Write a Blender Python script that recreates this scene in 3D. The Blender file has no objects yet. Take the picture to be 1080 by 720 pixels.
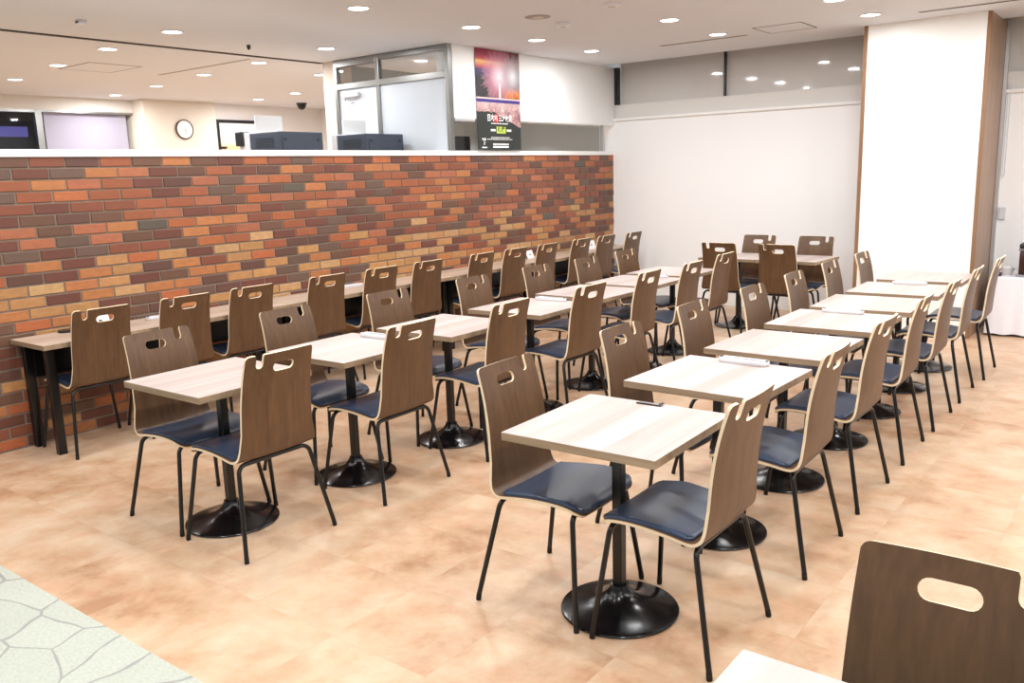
import bpy, bmesh, math, random
from mathutils import Vector, Matrix
random.seed(7)
PI = math.pi
S = bpy.context.scene
C = S.collection

# ------------------------------------------------------------------ materials
def lin(c):
    return tuple((v/255/12.92 if v/255 <= .04045 else ((v/255+.055)/1.055)**2.4) for v in c) + (1.0,)

class NT:
    """small helper around a node tree"""
    def __init__(s, name):
        s.m = bpy.data.materials.new(name); s.m.use_nodes = True
        s.t = s.m.node_tree; s.t.nodes.clear()
        s.out = s.t.nodes.new('ShaderNodeOutputMaterial')
    def n(s, typ, **kw):
        nd = s.t.nodes.new(typ)
        for k, v in kw.items():
            if k.startswith('i_'): s.put(nd.inputs[k[2:].replace('_', ' ')], v)
            else: setattr(nd, k, v)
        return nd
    def put(s, sock, v):
        if isinstance(v, bpy.types.NodeSocket): s.t.links.new(v, sock)
        else: sock.default_value = v
    def math(s, op, a, b=0.0, c=None, clamp=False):
        nd = s.t.nodes.new('ShaderNodeMath'); nd.operation = op; nd.use_clamp = clamp
        s.put(nd.inputs[0], a); s.put(nd.inputs[1], b)
        if c is not None: s.put(nd.inputs[2], c)
        return nd.outputs[0]
    def mix(s, fac, a, b, blend='MIX'):
        nd = s.t.nodes.new('ShaderNodeMix'); nd.data_type = 'RGBA'; nd.blend_type = blend
        s.put(nd.inputs[0], fac); s.put(nd.inputs[6], a); s.put(nd.inputs[7], b)
        return nd.outputs[2]
    def ramp(s, fac, stops, interp='LINEAR'):
        nd = s.t.nodes.new('ShaderNodeValToRGB'); nd.color_ramp.interpolation = interp
        e = nd.color_ramp.elements
        while len(e) < len(stops): e.new(.5)
        for el, (p, c) in zip(e, stops): el.position = p; el.color = c
        s.put(nd.inputs[0], fac); return nd.outputs[0]
    def coord(s, kind='Object', scale=(1, 1, 1), rot=(0, 0, 0), loc=(0, 0, 0)):
        tc = s.t.nodes.new('ShaderNodeTexCoord'); mp = s.t.nodes.new('ShaderNodeMapping')
        s.t.links.new(tc.outputs[kind], mp.inputs[0])
        mp.inputs['Scale'].default_value = scale; mp.inputs['Rotation'].default_value = rot
        mp.inputs['Location'].default_value = loc
        return mp.outputs[0]
    def noise(s, vec, scale, detail=3, rough=.5, dist=0.0):
        nd = s.n('ShaderNodeTexNoise'); s.t.links.new(vec, nd.inputs['Vector'])
        nd.inputs['Scale'].default_value = scale; nd.inputs['Detail'].default_value = detail
        nd.inputs['Roughness'].default_value = rough; nd.inputs['Distortion'].default_value = dist
        return nd.outputs['Fac']
    def bsdf(s, color, rough=.5, metal=0.0, spec=.5, bump=None, bump_strength=.2, bump_dist=.002, coat=0.0):
        b = s.n('ShaderNodeBsdfPrincipled')
        s.put(b.inputs['Base Color'], color); s.put(b.inputs['Roughness'], rough)
        b.inputs['Metallic'].default_value = metal; b.inputs['Specular IOR Level'].default_value = spec
        b.inputs['Coat Weight'].default_value = coat
        if bump is not None:
            bn = s.n('ShaderNodeBump'); bn.inputs['Strength'].default_value = bump_strength
            bn.inputs['Distance'].default_value = bump_dist
            s.put(bn.inputs['Height'], bump); s.t.links.new(bn.outputs[0], b.inputs['Normal'])
        s.t.links.new(b.outputs[0], s.out.inputs[0]); return b

def plain(name, rgb, rough=.5, metal=0.0, spec=.5, mottle=.05, scale=20.0, coat=0.0):
    t = NT(name); v = t.coord('Object')
    c = lin(rgb)
    f = t.noise(v, scale, 3)
    d = tuple(x*(1-mottle) for x in c[:3]) + (1,)
    l = tuple(min(1, x*(1+mottle)) for x in c[:3]) + (1,)
    t.bsdf(t.mix(f, d, l), rough, metal, spec, coat=coat)
    return t.m

def emit(name, rgb, strength):
    t = NT(name); e = t.n('ShaderNodeEmission'); e.inputs[0].default_value = lin(rgb); e.inputs[1].default_value = strength
    t.t.links.new(e.outputs[0], t.out.inputs[0]); return t.m

def wood(name, light, dark, axis='Z', rough=.45, spec=.4, scale=1.0, fine=.5, pl=0.0):
    """straight grained wood, grain running along axis"""
    t = NT(name)
    oi = t.n('ShaderNodeObjectInfo')
    st = {'X': (.5, 9, 9), 'Y': (9, .5, 9), 'Z': (9, 9, .5)}[axis]
    v0 = t.coord('Object', tuple(x*scale for x in st))
    add = t.n('ShaderNodeVectorMath'); add.operation = 'ADD'
    sc = t.n('ShaderNodeVectorMath'); sc.operation = 'SCALE'
    cmb = t.n('ShaderNodeCombineXYZ'); t.t.links.new(oi.outputs['Random'], cmb.inputs[0]); t.t.links.new(oi.outputs['Random'], cmb.inputs[1]); t.t.links.new(oi.outputs['Random'], cmb.inputs[2])
    t.t.links.new(cmb.outputs[0], sc.inputs[0]); sc.inputs['Scale'].default_value = 40
    t.t.links.new(v0, add.inputs[0]); t.t.links.new(sc.outputs[0], add.inputs[1])
    v = add.outputs[0]
    a = t.noise(v, 1.2, 4, .6, .6)
    b = t.noise(v, 6.0, 3, .6, .2)
    f = t.math('ADD', t.math('MULTIPLY', a, 1-fine), t.math('MULTIPLY', b, fine))
    if pl > 0:   # planks side by side, each a shade of its own
        w = t.coord('Object')
        sx = t.n('ShaderNodeSeparateXYZ'); t.t.links.new(w, sx.inputs[0])
        k = t.math('FLOOR', t.math('DIVIDE', t.math('ADD', sx.outputs[0], 5.0), pl))
        wn = t.n('ShaderNodeTexWhiteNoise'); wn.noise_dimensions = '2D'
        cm = t.n('ShaderNodeCombineXYZ'); t.put(cm.inputs[0], k); t.put(cm.inputs[1], oi.outputs['Random'])
        t.t.links.new(cm.outputs[0], wn.inputs['Vector'])
        f = t.math('ADD', t.math('MULTIPLY', f, .75), t.math('MULTIPLY', wn.outputs['Value'], .25))
    col = t.ramp(f, [(.3, lin(dark)), (.68, lin(light))])
    t.bsdf(col, rough, 0, spec, bump=b, bump_strength=.05, bump_dist=.001)
    return t.m

M = {}
M['veneer'] = wood('walnut_veneer', (109, 79, 52), (77, 53, 34), 'Z', rough=.42, spec=.5, fine=.45)
M['ply_edge'] = plain('plywood_edge', (232, 212, 180), .5, mottle=.06, scale=60)
M['vinyl'] = plain('navy_vinyl', (56, 70, 94), .33, spec=.5, mottle=.06, scale=30)
M['black_metal'] = plain('black_powder_coat', (14, 14, 15), .28, 0, .5, mottle=.1)
M['black_gloss'] = plain('black_enamel', (12, 12, 15), .2, 0, .55, mottle=.1)
M['rubber'] = plain('black_rubber', (12, 12, 12), .7, mottle=.1)
M['table_top'] = wood('pale_oak_laminate', (204, 191, 186), (174, 157, 150), 'Y', rough=.38, spec=.45, fine=.3, pl=.1)
M['table_edge'] = wood('oak_edge_band', (176, 154, 128), (128, 106, 84), 'X', rough=.5, spec=.3, fine=.4)
M['bench_top'] = wood('weathered_oak_laminate', (208, 188, 170), (166, 142, 124), 'Y', rough=.42, spec=.4, fine=.35, pl=.12)
M['white_plastic'] = plain('white_plastic', (222, 223, 227), .3, mottle=.02)
M['grey_plastic'] = plain('grey_plastic', (150, 152, 158), .35, mottle=.03)
M['dark_plastic'] = plain('dark_plastic', (34, 34, 38), .35, mottle=.06)
M['card'] = plain('white_card', (245, 245, 244), .6, mottle=.02)
M['ink'] = plain('dark_ink', (40, 38, 40), .6)
M['plaster'] = plain('white_plaster', (246, 247, 246), .75, spec=.25, mottle=.015, scale=4)
M['ceil'] = plain('ceiling_paint', (220, 222, 225), .85, spec=.15, mottle=.012, scale=3)
M['beige'] = plain('beige_wall_paint', (214, 202, 188), .8, spec=.2, mottle=.03, scale=3)
M['pink_white'] = plain('warm_white_paint', (234, 228, 224), .8, spec=.2, mottle=.015, scale=3)
M['soffit'] = plain('soffit_paint', (206, 200, 192), .8, spec=.2, mottle=.03)
M['dark_gap'] = plain('dark_joint', (62, 56, 50), .8, mottle=.05)
M['steel'] = plain('brushed_steel', (150, 150, 148), .3, .9, mottle=.08, scale=50)
M['alu'] = plain('anodised_aluminium', (196, 196, 196), .4, .6, mottle=.04, scale=50)
M['coping'] = plain('white_terrazzo', (243, 243, 240), .3, mottle=.04, scale=120)
M['screen'] = plain('grey_roller_screen', (238, 231, 226), .8, spec=.2, mottle=.03, scale=5)
M['cream'] = plain('cream_panel', (232, 229, 224), .7, spec=.25, mottle=.015, scale=3)
M['panel'] = plain('white_blind_fabric', (251, 252, 252), .7, spec=.3, mottle=.01, scale=2)
M['pillar_white'] = plain('bright_white_panel', (250, 250, 247), .5, mottle=.01)
M['trim_wood'] = wood('oak_trim', (156, 120, 90), (122, 90, 64), 'Z', rough=.45)
M['pillar_wood'] = wood('brown_wood_cladding', (176, 146, 122), (138, 110, 88), 'Z', rough=.4)
M['slate'] = plain('slate_blue_plastic', (66, 74, 88), .5, spec=.4, mottle=.04)
M['slate_dark'] = plain('slate_vent', (44, 50, 60), .6, mottle=.05)
M['cloth'] = plain('white_cotton', (240, 240, 246), .85, spec=.15, mottle=.01)
M['coffee'] = plain('dark_brown_lacquer', (58, 34, 28), .25, mottle=.12)
M['room_grey'] = plain('grey_room_paint', (176, 180, 180), .8, spec=.2, mottle=.02)
M['dark_interior'] = plain('dark_interior', (46, 46, 52), .7)
M['lilac'] = plain('lilac_blind', (176, 168, 184), .8, spec=.2, mottle=.03, scale=3)
M['lamp'] = emit('downlight_diffuser', (255, 250, 240), 9.0)
M['pure_white'] = plain('white_print', (250, 250, 250), .5, mottle=0)
M['red_print'] = plain('red_print', (190, 30, 28), .5, mottle=0)
M['lime_print'] = plain('lime_print', (196, 220, 90), .5, mottle=0)
M['clock_face'] = plain('clock_dial', (236, 230, 220), .4, mottle=.01)
M['clock_rim'] = plain('dark_brown_rim', (62, 46, 38), .35)

def glass(name, tint, rough=.02, ior=1.45):
    t = NT(name)
    fr = t.n('ShaderNodeFresnel'); fr.inputs[0].default_value = ior
    g = t.n('ShaderNodeBsdfGlossy'); g.inputs['Roughness'].default_value = rough
    tr = t.n('ShaderNodeBsdfTransparent'); tr.inputs[0].default_value = lin(tint)
    mx = t.n('ShaderNodeMixShader')
    ge = t.n('ShaderNodeNewGeometry')      # only the outer face of a sheet mirrors
    t.t.links.new(t.math('MULTIPLY', fr.outputs[0], t.math('SUBTRACT', 1.0, ge.outputs['Backfacing'])), mx.inputs[0])
    t.t.links.new(tr.outputs[0], mx.inputs[1]); t.t.links.new(g.outputs[0], mx.inputs[2])
    t.t.links.new(mx.outputs[0], t.out.inputs[0]); return t.m
M['glass'] = glass('clear_glass', (251, 252, 252), .045)
M['glass_grey'] = glass('grey_tinted_glass', (238, 240, 240))
M['acrylic'] = glass('clear_acrylic', (244, 246, 248), .05)
def frosted():
    t = NT('frosted_glass')
    d = t.n('ShaderNodeBsdfDiffuse'); d.inputs[0].default_value = lin((232, 238, 244))
    r = t.n('ShaderNodeBsdfTranslucent'); r.inputs[0].default_value = lin((232, 238, 246))
    g = t.n('ShaderNodeBsdfGlossy'); g.inputs['Roughness'].default_value = .25
    m1 = t.n('ShaderNodeMixShader'); m1.inputs[0].default_value = .35
    m2 = t.n('ShaderNodeMixShader'); m2.inputs[0].default_value = .06
    L = t.t.links.new
    L(d.outputs[0], m1.inputs[1]); L(r.outputs[0], m1.inputs[2]); L(m1.outputs[0], m2.inputs[1]); L(g.outputs[0], m2.inputs[2]); L(m2.outputs[0], t.out.inputs[0])
    return t.m
M['frosted'] = frosted()

def floor_material():
    t = NT('terracotta_vinyl_tile')
    v = t.coord('Object')
    sx = t.n('ShaderNodeSeparateXYZ'); t.t.links.new(v, sx.inputs[0])
    ts = .45
    ix = t.math('FLOOR', t.math('DIVIDE', sx.outputs[0], ts)); iy = t.math('FLOOR', t.math('DIVIDE', sx.outputs[1], ts))
    cm = t.n('ShaderNodeCombineXYZ'); t.put(cm.inputs[0], ix); t.put(cm.inputs[1], iy)
    wn = t.n('ShaderNodeTexWhiteNoise'); wn.noise_dimensions = '2D'; t.t.links.new(cm.outputs[0], wn.inputs['Vector'])
    # every tile shows another cut of the cloudy pattern
    sc = t.n('ShaderNodeVectorMath'); sc.operation = 'SCALE'; t.t.links.new(wn.outputs['Color'], sc.inputs[0]); sc.inputs['Scale'].default_value = .35
    ad = t.n('ShaderNodeVectorMath'); ad.operation = 'ADD'; t.t.links.new(v, ad.inputs[0]); t.t.links.new(sc.outputs[0], ad.inputs[1])
    a = t.noise(ad.outputs[0], 4.2, 7, .66, .15)
    b = t.noise(ad.outputs[0], 6.5, 5, .62, .2)
    big = t.noise(v, .8, 2, .5, .3)
    f = t.math('ADD', t.math('MULTIPLY', a, .62), t.math('MULTIPLY', big, .38))
    c1 = t.ramp(f, [(.36, lin((178, 135, 102))), (.45, lin((198, 162, 129))), (.54, lin((210, 180, 150))), (.66, lin((216, 193, 167)))])
    pk = t.ramp(b, [(.50, (0, 0, 0, 1)), (.68, (1, 1, 1, 1))])
    c2 = t.mix(t.math('MULTIPLY', pk, .40), c1, lin((206, 152, 122)))
    # hairline joints
    fx = t.math('ABSOLUTE', t.math('SUBTRACT', t.math('FRACT', t.math('DIVIDE', sx.outputs[0], ts)), .5))
    fy = t.math('ABSOLUTE', t.math('SUBTRACT', t.math('FRACT', t.math('DIVIDE', sx.outputs[1], ts)), .5))
    j = t.math('GREATER_THAN', t.math('MAXIMUM', fx, fy), .4965)
    c3 = t.mix(t.math('MULTIPLY', j, .10), c2, lin((150, 110, 84)))
    t.bsdf(c3, .36, 0, .4, bump=b, bump_strength=.03, bump_dist=.002)
    return t.m
M['floor'] = floor_material()

def flagstone_material():
    t = NT('crazy_paving_vinyl')
    v = t.coord('Object', (1, 1.5, 1), (0, 0, .5))
    nz = t.n('ShaderNodeTexNoise'); t.t.links.new(v, nz.inputs['Vector']); nz.inputs['Scale'].default_value = 1.5
    ad = t.n('ShaderNodeVectorMath'); ad.operation = 'MULTIPLY_ADD'
    t.t.links.new(nz.outputs['Color'], ad.inputs[0]); ad.inputs[1].default_value = (.35, .35, 0); t.t.links.new(v, ad.inputs[2])
    def vor(feat):
        nd = t.n('ShaderNodeTexVoronoi', feature=feat); nd.voronoi_dimensions = '2D'
        t.t.links.new(ad.outputs[0], nd.inputs['Vector']); nd.inputs['Scale'].default_value = 3.4; nd.inputs['Randomness'].default_value = 1
        return nd
    d = vor('DISTANCE_TO_EDGE').outputs['Distance']
    wob = t.noise(v, 9, 2)
    j = t.math('LESS_THAN', d, t.math('MULTIPLY', wob, .044))
    cell = vor('F1').outputs['Color']
    sp = t.noise(v, 60, 3, .7)
    st = t.ramp(sp, [(.3, lin((176, 181, 168))), (.6, lin((192, 197, 184)))])
    cw = t.n('ShaderNodeRGBToBW'); t.t.links.new(cell, cw.inputs[0]); st = t.mix(.06, st, cw.outputs[0])
    t.bsdf(t.mix(j, st, lin((158, 158, 154))), .5, 0, .35)
    return t.m
M['flagstone'] = flagstone_material()

def brick_material():
    t = NT('glazed_brick')
    at = t.n('ShaderNodeAttribute'); at.attribute_name = 'brick_colour'
    v = t.coord('Object', (1, 1, 2.5))
    a = t.noise(v, 18, 4, .6); b = t.noise(v, 90, 2, .6)
    c = t.mix(t.ramp(a, [(.35, (.0, 0, 0, 1)), (.75, (.35, .35, .35, 1))]), at.outputs['Color'], lin((92, 60, 48)), 'MIX')
    c = t.mix(t.math('MULTIPLY', b, .12), c, lin((226, 180, 140)), 'MIX')
    t.bsdf(c, .42, 0, .4, bump=b, bump_strength=.25, bump_dist=.002)
    return t.m
M['brick'] = brick_material()
M['mortar'] = plain('brick_mortar', (146, 130, 116), .9, spec=.1, mottle=.15, scale=40)

# ------------------------------------------------------------------ object helpers
def obj(name, bm, mats, parent=None, smooth=None, loc=None):
    me = bpy.data.meshes.new(name)
    bmesh.ops.recalc_face_normals(bm, faces=bm.faces[:]) if bm is not None and getattr(bm, 'faces', None) is not None and not getattr(obj, 'norecalc', False) else None
    bm.to_mesh(me); bm.free()
    for m in (mats if isinstance(mats, (list, tuple)) else [mats]): me.materials.append(m)
    if smooth:
        for p in me.polygons: p.use_smooth = True
        me.set_sharp_from_angle(angle=math.radians(smooth))
    o = bpy.data.objects.new(name, me); C.objects.link(o)
    if parent is not None: o.parent = parent
    if loc is not None: o.location = loc
    return o
def tag(o, label=None, cat=None, group=None, kind=None):
    if label: o['label'] = label
    if cat: o['category'] = cat
    if group: o['group'] = group
    if kind: o['kind'] = kind
    return o
def thing(name, label, cat, loc=(0, 0, 0), rz=0, group=None):
    o = bpy.data.objects.new(name, None); C.objects.link(o)
    o.empty_display_size = .1; o.location = loc; o.rotation_euler = (0, 0, rz)
    return tag(o, label, cat, group)
def copy_tree(o, parent=None):
    c = o.copy(); C.objects.link(c)
    if parent is not None: c.parent = parent
    for ch in list(o.children): copy_tree(ch, c)
    return c
def struct(name, bm, mats, parent=None, **k):
    o = obj(name, bm, mats, parent, **k)
    if parent is None: o['kind'] = 'structure'
    return o
def struct_empty(name, loc=(0, 0, 0)):
    o = bpy.data.objects.new(name, None); C.objects.link(o); o.location = loc; o['kind'] = 'structure'; return o

def box(bm, x0, x1, y0, y1, z0, z1, bev=0.0, mi=0, seg=2):
    r = bmesh.ops.create_cube(bm, size=1)
    vs = r['verts']
    for v in vs:
        v.co = Vector(((x0+x1)/2+v.co.x*(x1-x0), (y0+y1)/2+v.co.y*(y1-y0), (z0+z1)/2+v.co.z*(z1-z0)))
    fs = {f for v in vs for f in v.link_faces}
    for f in fs: f.material_index = mi
    if bev > 0:
        es = list({e for v in vs for e in v.link_edges})
        r = bmesh.ops.bevel(bm, geom=es, offset=bev, segments=seg, affect='EDGES', profile=.5)
        for f in r['faces']: f.material_index = mi
    return vs
def B(*a, **k):
    bm = bmesh.new(); box(bm, *a, **k); return bm
def tube(bm, pts, r, n=10, caps=True, mi=0):
    pts = [Vector(p) for p in pts]
    rings = []
    prev = None
    for i, p in enumerate(pts):
        t = (pts[min(i+1, len(pts)-1)] - pts[max(i-1, 0)]).normalized()
        if prev is None:
            a = Vector((0, 0, 1)) if abs(t.z) < .9 else Vector((1, 0, 0))
            u = t.cross(a).normalized()
        else:
            u = (prev - t*prev.dot(t)).normalized()
        prev = u; w = t.cross(u)
        rr = r[i] if isinstance(r, (list, tuple)) else r
        rings.append([bm.verts.new(p + (u*math.cos(2*PI*k/n) + w*math.sin(2*PI*k/n))*rr) for k in range(n)])
    for a, b in zip(rings, rings[1:]):
        for k in range(n):
            f = bm.faces.new((a[k], a[(k+1) % n], b[(k+1) % n], b[k])); f.material_index = mi
    if caps:
        bm.faces.new(rings[0][::-1]).material_index = mi; bm.faces.new(rings[-1]).material_index = mi
def lathe(bm, prof, n=48, mi=0, cx=0, cy=0, axis='Z'):
    rings = []
    for r, z in prof:
        if r < 1e-6:
            rings.append([bm.verts.new((cx, cy, z))])
        else:
            rings.append([bm.verts.new((cx+r*math.cos(2*PI*k/n), cy+r*math.sin(2*PI*k/n), z)) for k in range(n)])
    for a, b in zip(rings, rings[1:]):
        for k in range(n):
            k2 = (k+1) % n
            vs = [a[k % len(a)], a[k2 % len(a)], b[k2 % len(b)], b[k % len(b)]]
            vs = list(dict.fromkeys(vs))
            if len(vs) >= 3: bm.faces.new(vs).material_index = mi
def arc(c, a, b, r, n=6):
    """points of a fillet at corner c between directions to a and b, radius r"""
    c, a, b = Vector(c), Vector(a), Vector(b)
    d1, d2 = (a-c).normalized(), (b-c).normalized()
    ang = d1.angle(d2); L = r/math.tan(ang/2)
    p1, p2 = c+d1*L, c+d2*L
    ctr = c + (d1+d2).normalized()*(r/math.sin(ang/2))
    out = []
    for i in range(n+1):
        t = i/n
        v = (p1-ctr).lerp(p2-ctr, t).normalized()*r
        out.append(ctr+v)
    return out

# ------------------------------------------------------------------ chair
def catmull(P, n=14):
    P = [Vector(p) for p in P]; P = [P[0]*2-P[1]] + P + [P[-1]*2-P[-2]]
    out = []
    for i in range(1, len(P)-2):
        for k in range(n):
            t = k/n
            out.append(.5*((2*P[i]) + (-P[i-1]+P[i+1])*t + (2*P[i-1]-5*P[i]+4*P[i+1]-P[i+2])*t*t + (-P[i-1]+3*P[i]-3*P[i+1]+P[i+2])*t**3))
    out.append(P[-2]); return out
PROF = catmull([(.232, .409), (.213, .425), (.182, .437), (.12, .444), (.04, .442), (-.04, .434), (-.095, .426), (-.128, .426), (-.150, .442), (-.160, .473), (-.163, .52),
                (-.166, .58), (-.171, .65), (-.180, .72), (-.196, .80), (-.222, .892)])
CUM = [0.0]
for a_, b_ in zip(PROF, PROF[1:]): CUM.append(CUM[-1]+(b_-a_).length)
LEN = CUM[-1]
def prof_at(s):
    s = min(max(s, 0), LEN-1e-6)
    lo, hi = 0, len(CUM)-1
    while hi-lo > 1:
        m = (lo+hi)//2
        if CUM[m] <= s: lo = m
        else: hi = m
    t = (s-CUM[lo])/(CUM[hi]-CUM[lo])
    p = PROF[lo].lerp(PROF[hi], t)
    a, b = max(lo-2, 0), min(hi+2, len(PROF)-1)
    d = (PROF[b]-PROF[a]).normalized()
    return p, Vector((d[1], -d[0]))      # 2D point, normal (up on the seat, forward on the back)
S_BEND = next(c for c, p in zip(CUM, PROF) if p[0] < -.155)
def halfw(s):
    if s < S_BEND-.06: return .213
    t = min(1, (s-(S_BEND-.06))/(LEN-S_BEND+.06))
    return .213 - .020*min(1, t/.28)**1.3 - .018*t
def bendmap(s, t, h):
    p, nrm = prof_at(s)
    x, z = p[0]+nrm[0]*h, p[1]+nrm[1]*h
    k = min(1, max(0, (s-S_BEND)/.12))
    u = min(1, abs(t)/.2)
    x -= k*.016*(1-u*u)                  # the back wraps a little round the sitter
    z -= (1-k)*.005*(1-u*u)
    return Vector((x, t, z))
def rounded(poly_corners, n=6):
    """polygon [(s,t,r)] with filleted corners"""
    out = []; N = len(poly_corners)
    for i, (s, t, r) in enumerate(poly_corners):
        a = poly_corners[i-1]; b = poly_corners[(i+1) % N]
        if r <= 0: out.append((s, t)); continue
        for v in arc((s, t, 0), (a[0], a[1], 0), (b[0], b[1], 0), r, n): out.append((v.x, v.y))
    return out
def flat_bent(outline, holes, h0, h1, ds=.014, dt=.035, mats=(0, 0, 1), inset=0.0):
    """slab cut from a flat pattern in (s,t), then bent along the chair's profile"""
    bm = bmesh.new()
    def loop(pts):
        vs = [bm.verts.new((s, t, 0)) for s, t in pts]
        return [bm.edges.new((vs[i], vs[(i+1) % len(vs)])) for i in range(len(vs))]
    es = loop(outline)
    for hpts in holes: es += loop(hpts)
    bmesh.ops.triangle_fill(bm, use_beauty=True, edges=es)
    smin, smax = min(p[0] for p in outline), max(p[0] for p in outline)
    tm = max(abs(p[1]) for p in outline)
    q = smin+ds
    while q < smax-1e-4:
        bmesh.ops.bisect_plane(bm, geom=bm.verts[:]+bm.edges[:]+bm.faces[:], plane_co=(q, 0, 0), plane_no=(1, 0, 0)); q += ds
    q = -tm+dt
    while q < tm-1e-4:
        bmesh.ops.bisect_plane(bm, geom=bm.verts[:]+bm.edges[:]+bm.faces[:], plane_co=(0, q, 0), plane_no=(0, 1, 0)); q += dt
    bmesh.ops.remove_doubles(bm, verts=bm.verts[:], dist=1e-5)
    flat = [(v.co.x, v.co.y) for v in bm.verts]
    bm.verts.index_update()
    faces = [[v.index for v in f.verts] for f in bm.faces]
    for i, f in enumerate(bm.faces):
        if f.normal.z < 0: faces[i].reverse()
    bnd = []
    for f in faces:
        for a, b in zip(f, f[1:]+f[:1]): bnd.append((a, b))
    bset = set(bnd); bnd = [e for e in bnd if (e[1], e[0]) not in bset]
    bm.free()
    out = bmesh.new()
    bverts = {a for e in bnd for a in e}
    def lay(h, ins=0.0):
        L = []
        for i, (s, t) in enumerate(flat):
            if ins and i in bverts:
                cs, w = .25, tm
                s2 = s+(ins if s < (smin+smax)/2 else -ins)*(1 if min(s-smin, smax-s) < .03 else 0)
                t2 = t*(1-ins/max(tm, .01)) if abs(t) > tm*.6 else t
                s, t = s2, t2
            L.append(out.verts.new(bendmap(s, t, h)))
        return L
    if inset:
        levels = [lay(h0), lay(h0+(h1-h0)*.65), lay(h1, inset)]
    else:
        levels = [lay(h0), lay(h1)]
    if len(levels) == 3:
        for i, v in enumerate(levels[1]):
            if i not in bverts: pass
    top, bot = levels[-1], levels[0]
    for f in faces:
        # seen from the chair's upper side the pattern is mirrored: (s,t) -> (x falls, y)
        ft = out.faces.new([top[i] for i in reversed(f)]); ft.material_index = mats[0]
        fb = out.faces.new([bot[i] for i in f]); fb.material_index = mats[1]
    for lo, hi in zip(levels, levels[1:]):
        for a, b in bnd:
            fr = out.faces.new((lo[a], lo[b], hi[b], hi[a])); fr.material_index = mats[2]
    for v in [v for v in out.verts if not v.link_faces]: out.verts.remove(v)
    return out

def chair_shell():
    n = 10
    out = []
    # one side then the other of the outline
    ss = [S_BEND-.06 + (LEN-S_BEND+.06)*k/n for k in range(n+1)]
    left = [(0, -.205, .05)] + [(.12, -.213, 0)] + [(s, -halfw(s), 0) for s in ss[:-1]] + [(LEN, -halfw(LEN), .02)]
    nt, nw, nd = .108, .0175, .062       # notch in the top edge
    top = [(LEN, nt-nw-.004, 0), (LEN-.008, nt-nw, 0)]
    for k in range(9):
        a = PI*k/8
        top.append((LEN-nd+nw-nw*math.sin(a), nt-nw*math.cos(a), 0))
    top += [(LEN-.008, nt+nw, 0), (LEN, nt+nw+.004, 0)]
    right = [(LEN, halfw(LEN), .02)] + [(s, halfw(s), 0) for s in reversed(ss[:-1])] + [(.12, .213, 0), (0, .205, .05)]
    ol = rounded(left+top+right, 6)
    # handle slot
    hs, ht, hl, hr = LEN-.068, -.016, .033, .0215
    hole = []
    for k in range(9):
        a = -PI/2+PI*k/8; hole.append((hs+hr*math.sin(a), ht+hl+hr*math.cos(a)))
    for k in range(9):
        a = PI/2+PI*k/8; hole.append((hs+hr*math.sin(a), ht-hl+hr*math.cos(a)))
    return flat_bent(ol, [hole], -.0055, .0055, mats=(0, 0, 1))
def chair_cushion():
    s1 = S_BEND-.055
    ol = rounded([(.007, -.198, .05), (.12, -.205, 0), (s1, -.200, .025), (s1, .200, .025), (.12, .205, 0), (.007, .198, .05)], 6)
    return flat_bent(ol, [], .0055, .0205, mats=(0, 0, 0), inset=.009)

def make_chair():
    t = thing('dining_chair', 'x', 'chair')
    obj('seat_shell', chair_shell(), [M['veneer'], M['ply_edge']], t, smooth=35)
    tag(obj('seat_cushion', chair_cushion(), M['vinyl'], t, smooth=50), 'navy vinyl seat pad')
    R = .0100
    ends = {}
    for nm, bx, bz, fx in (('front', .192, .4125, .238), ('rear', -.122, .4045, -.205)):
        bm = bmesh.new(); tube(bm, [(bx, -.12, bz), (bx, .12, bz)], R); obj('crossbar', bm, M['black_metal'], t, smooth=40)
        for sg in (1, -1):
            foot = Vector((fx, sg*.245, .012)); corner = Vector((bx+(fx-bx)*.02, sg*.188, bz))
            pts = [Vector((bx, sg*.12, bz))] + arc(corner, (bx, sg*.12, bz), foot, .042, 7) + [foot]
            bm = bmesh.new(); tube(bm, pts, R); lg = obj('leg', bm, M['black_metal'], t, smooth=40)
            bm = bmesh.new(); d = (foot-corner).normalized()
            q = foot-d*.004
            tube(bm, [foot-d*.016, (foot.x+d.x*.0, foot.y, .004), (foot.x+d.x*.004, foot.y+d.y*.004, 0)], [.0104, .0106, .0095], 10)
            obj('rubber_foot', bm, M['rubber'], lg, smooth=40)
    for sg in (1, -1):
        bm = bmesh.new(); box(bm, -.12, .192, sg*.105-.012, sg*.105+.012, .4075, .4115, .001)
        # follow the two bars' heights
        obj('support_rail', bm, M['black_metal'], t)
    return t

CHAIR = make_chair(); used = [False]
def place_chair(x, y, rz, label, group):
    if not used[0]: c = CHAIR; used[0] = True
    else: c = copy_tree(CHAIR)
    c.location = (x, y, 0); c.rotation_euler = (0, 0, rz); c['label'] = label; c['group'] = group
    return c

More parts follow.
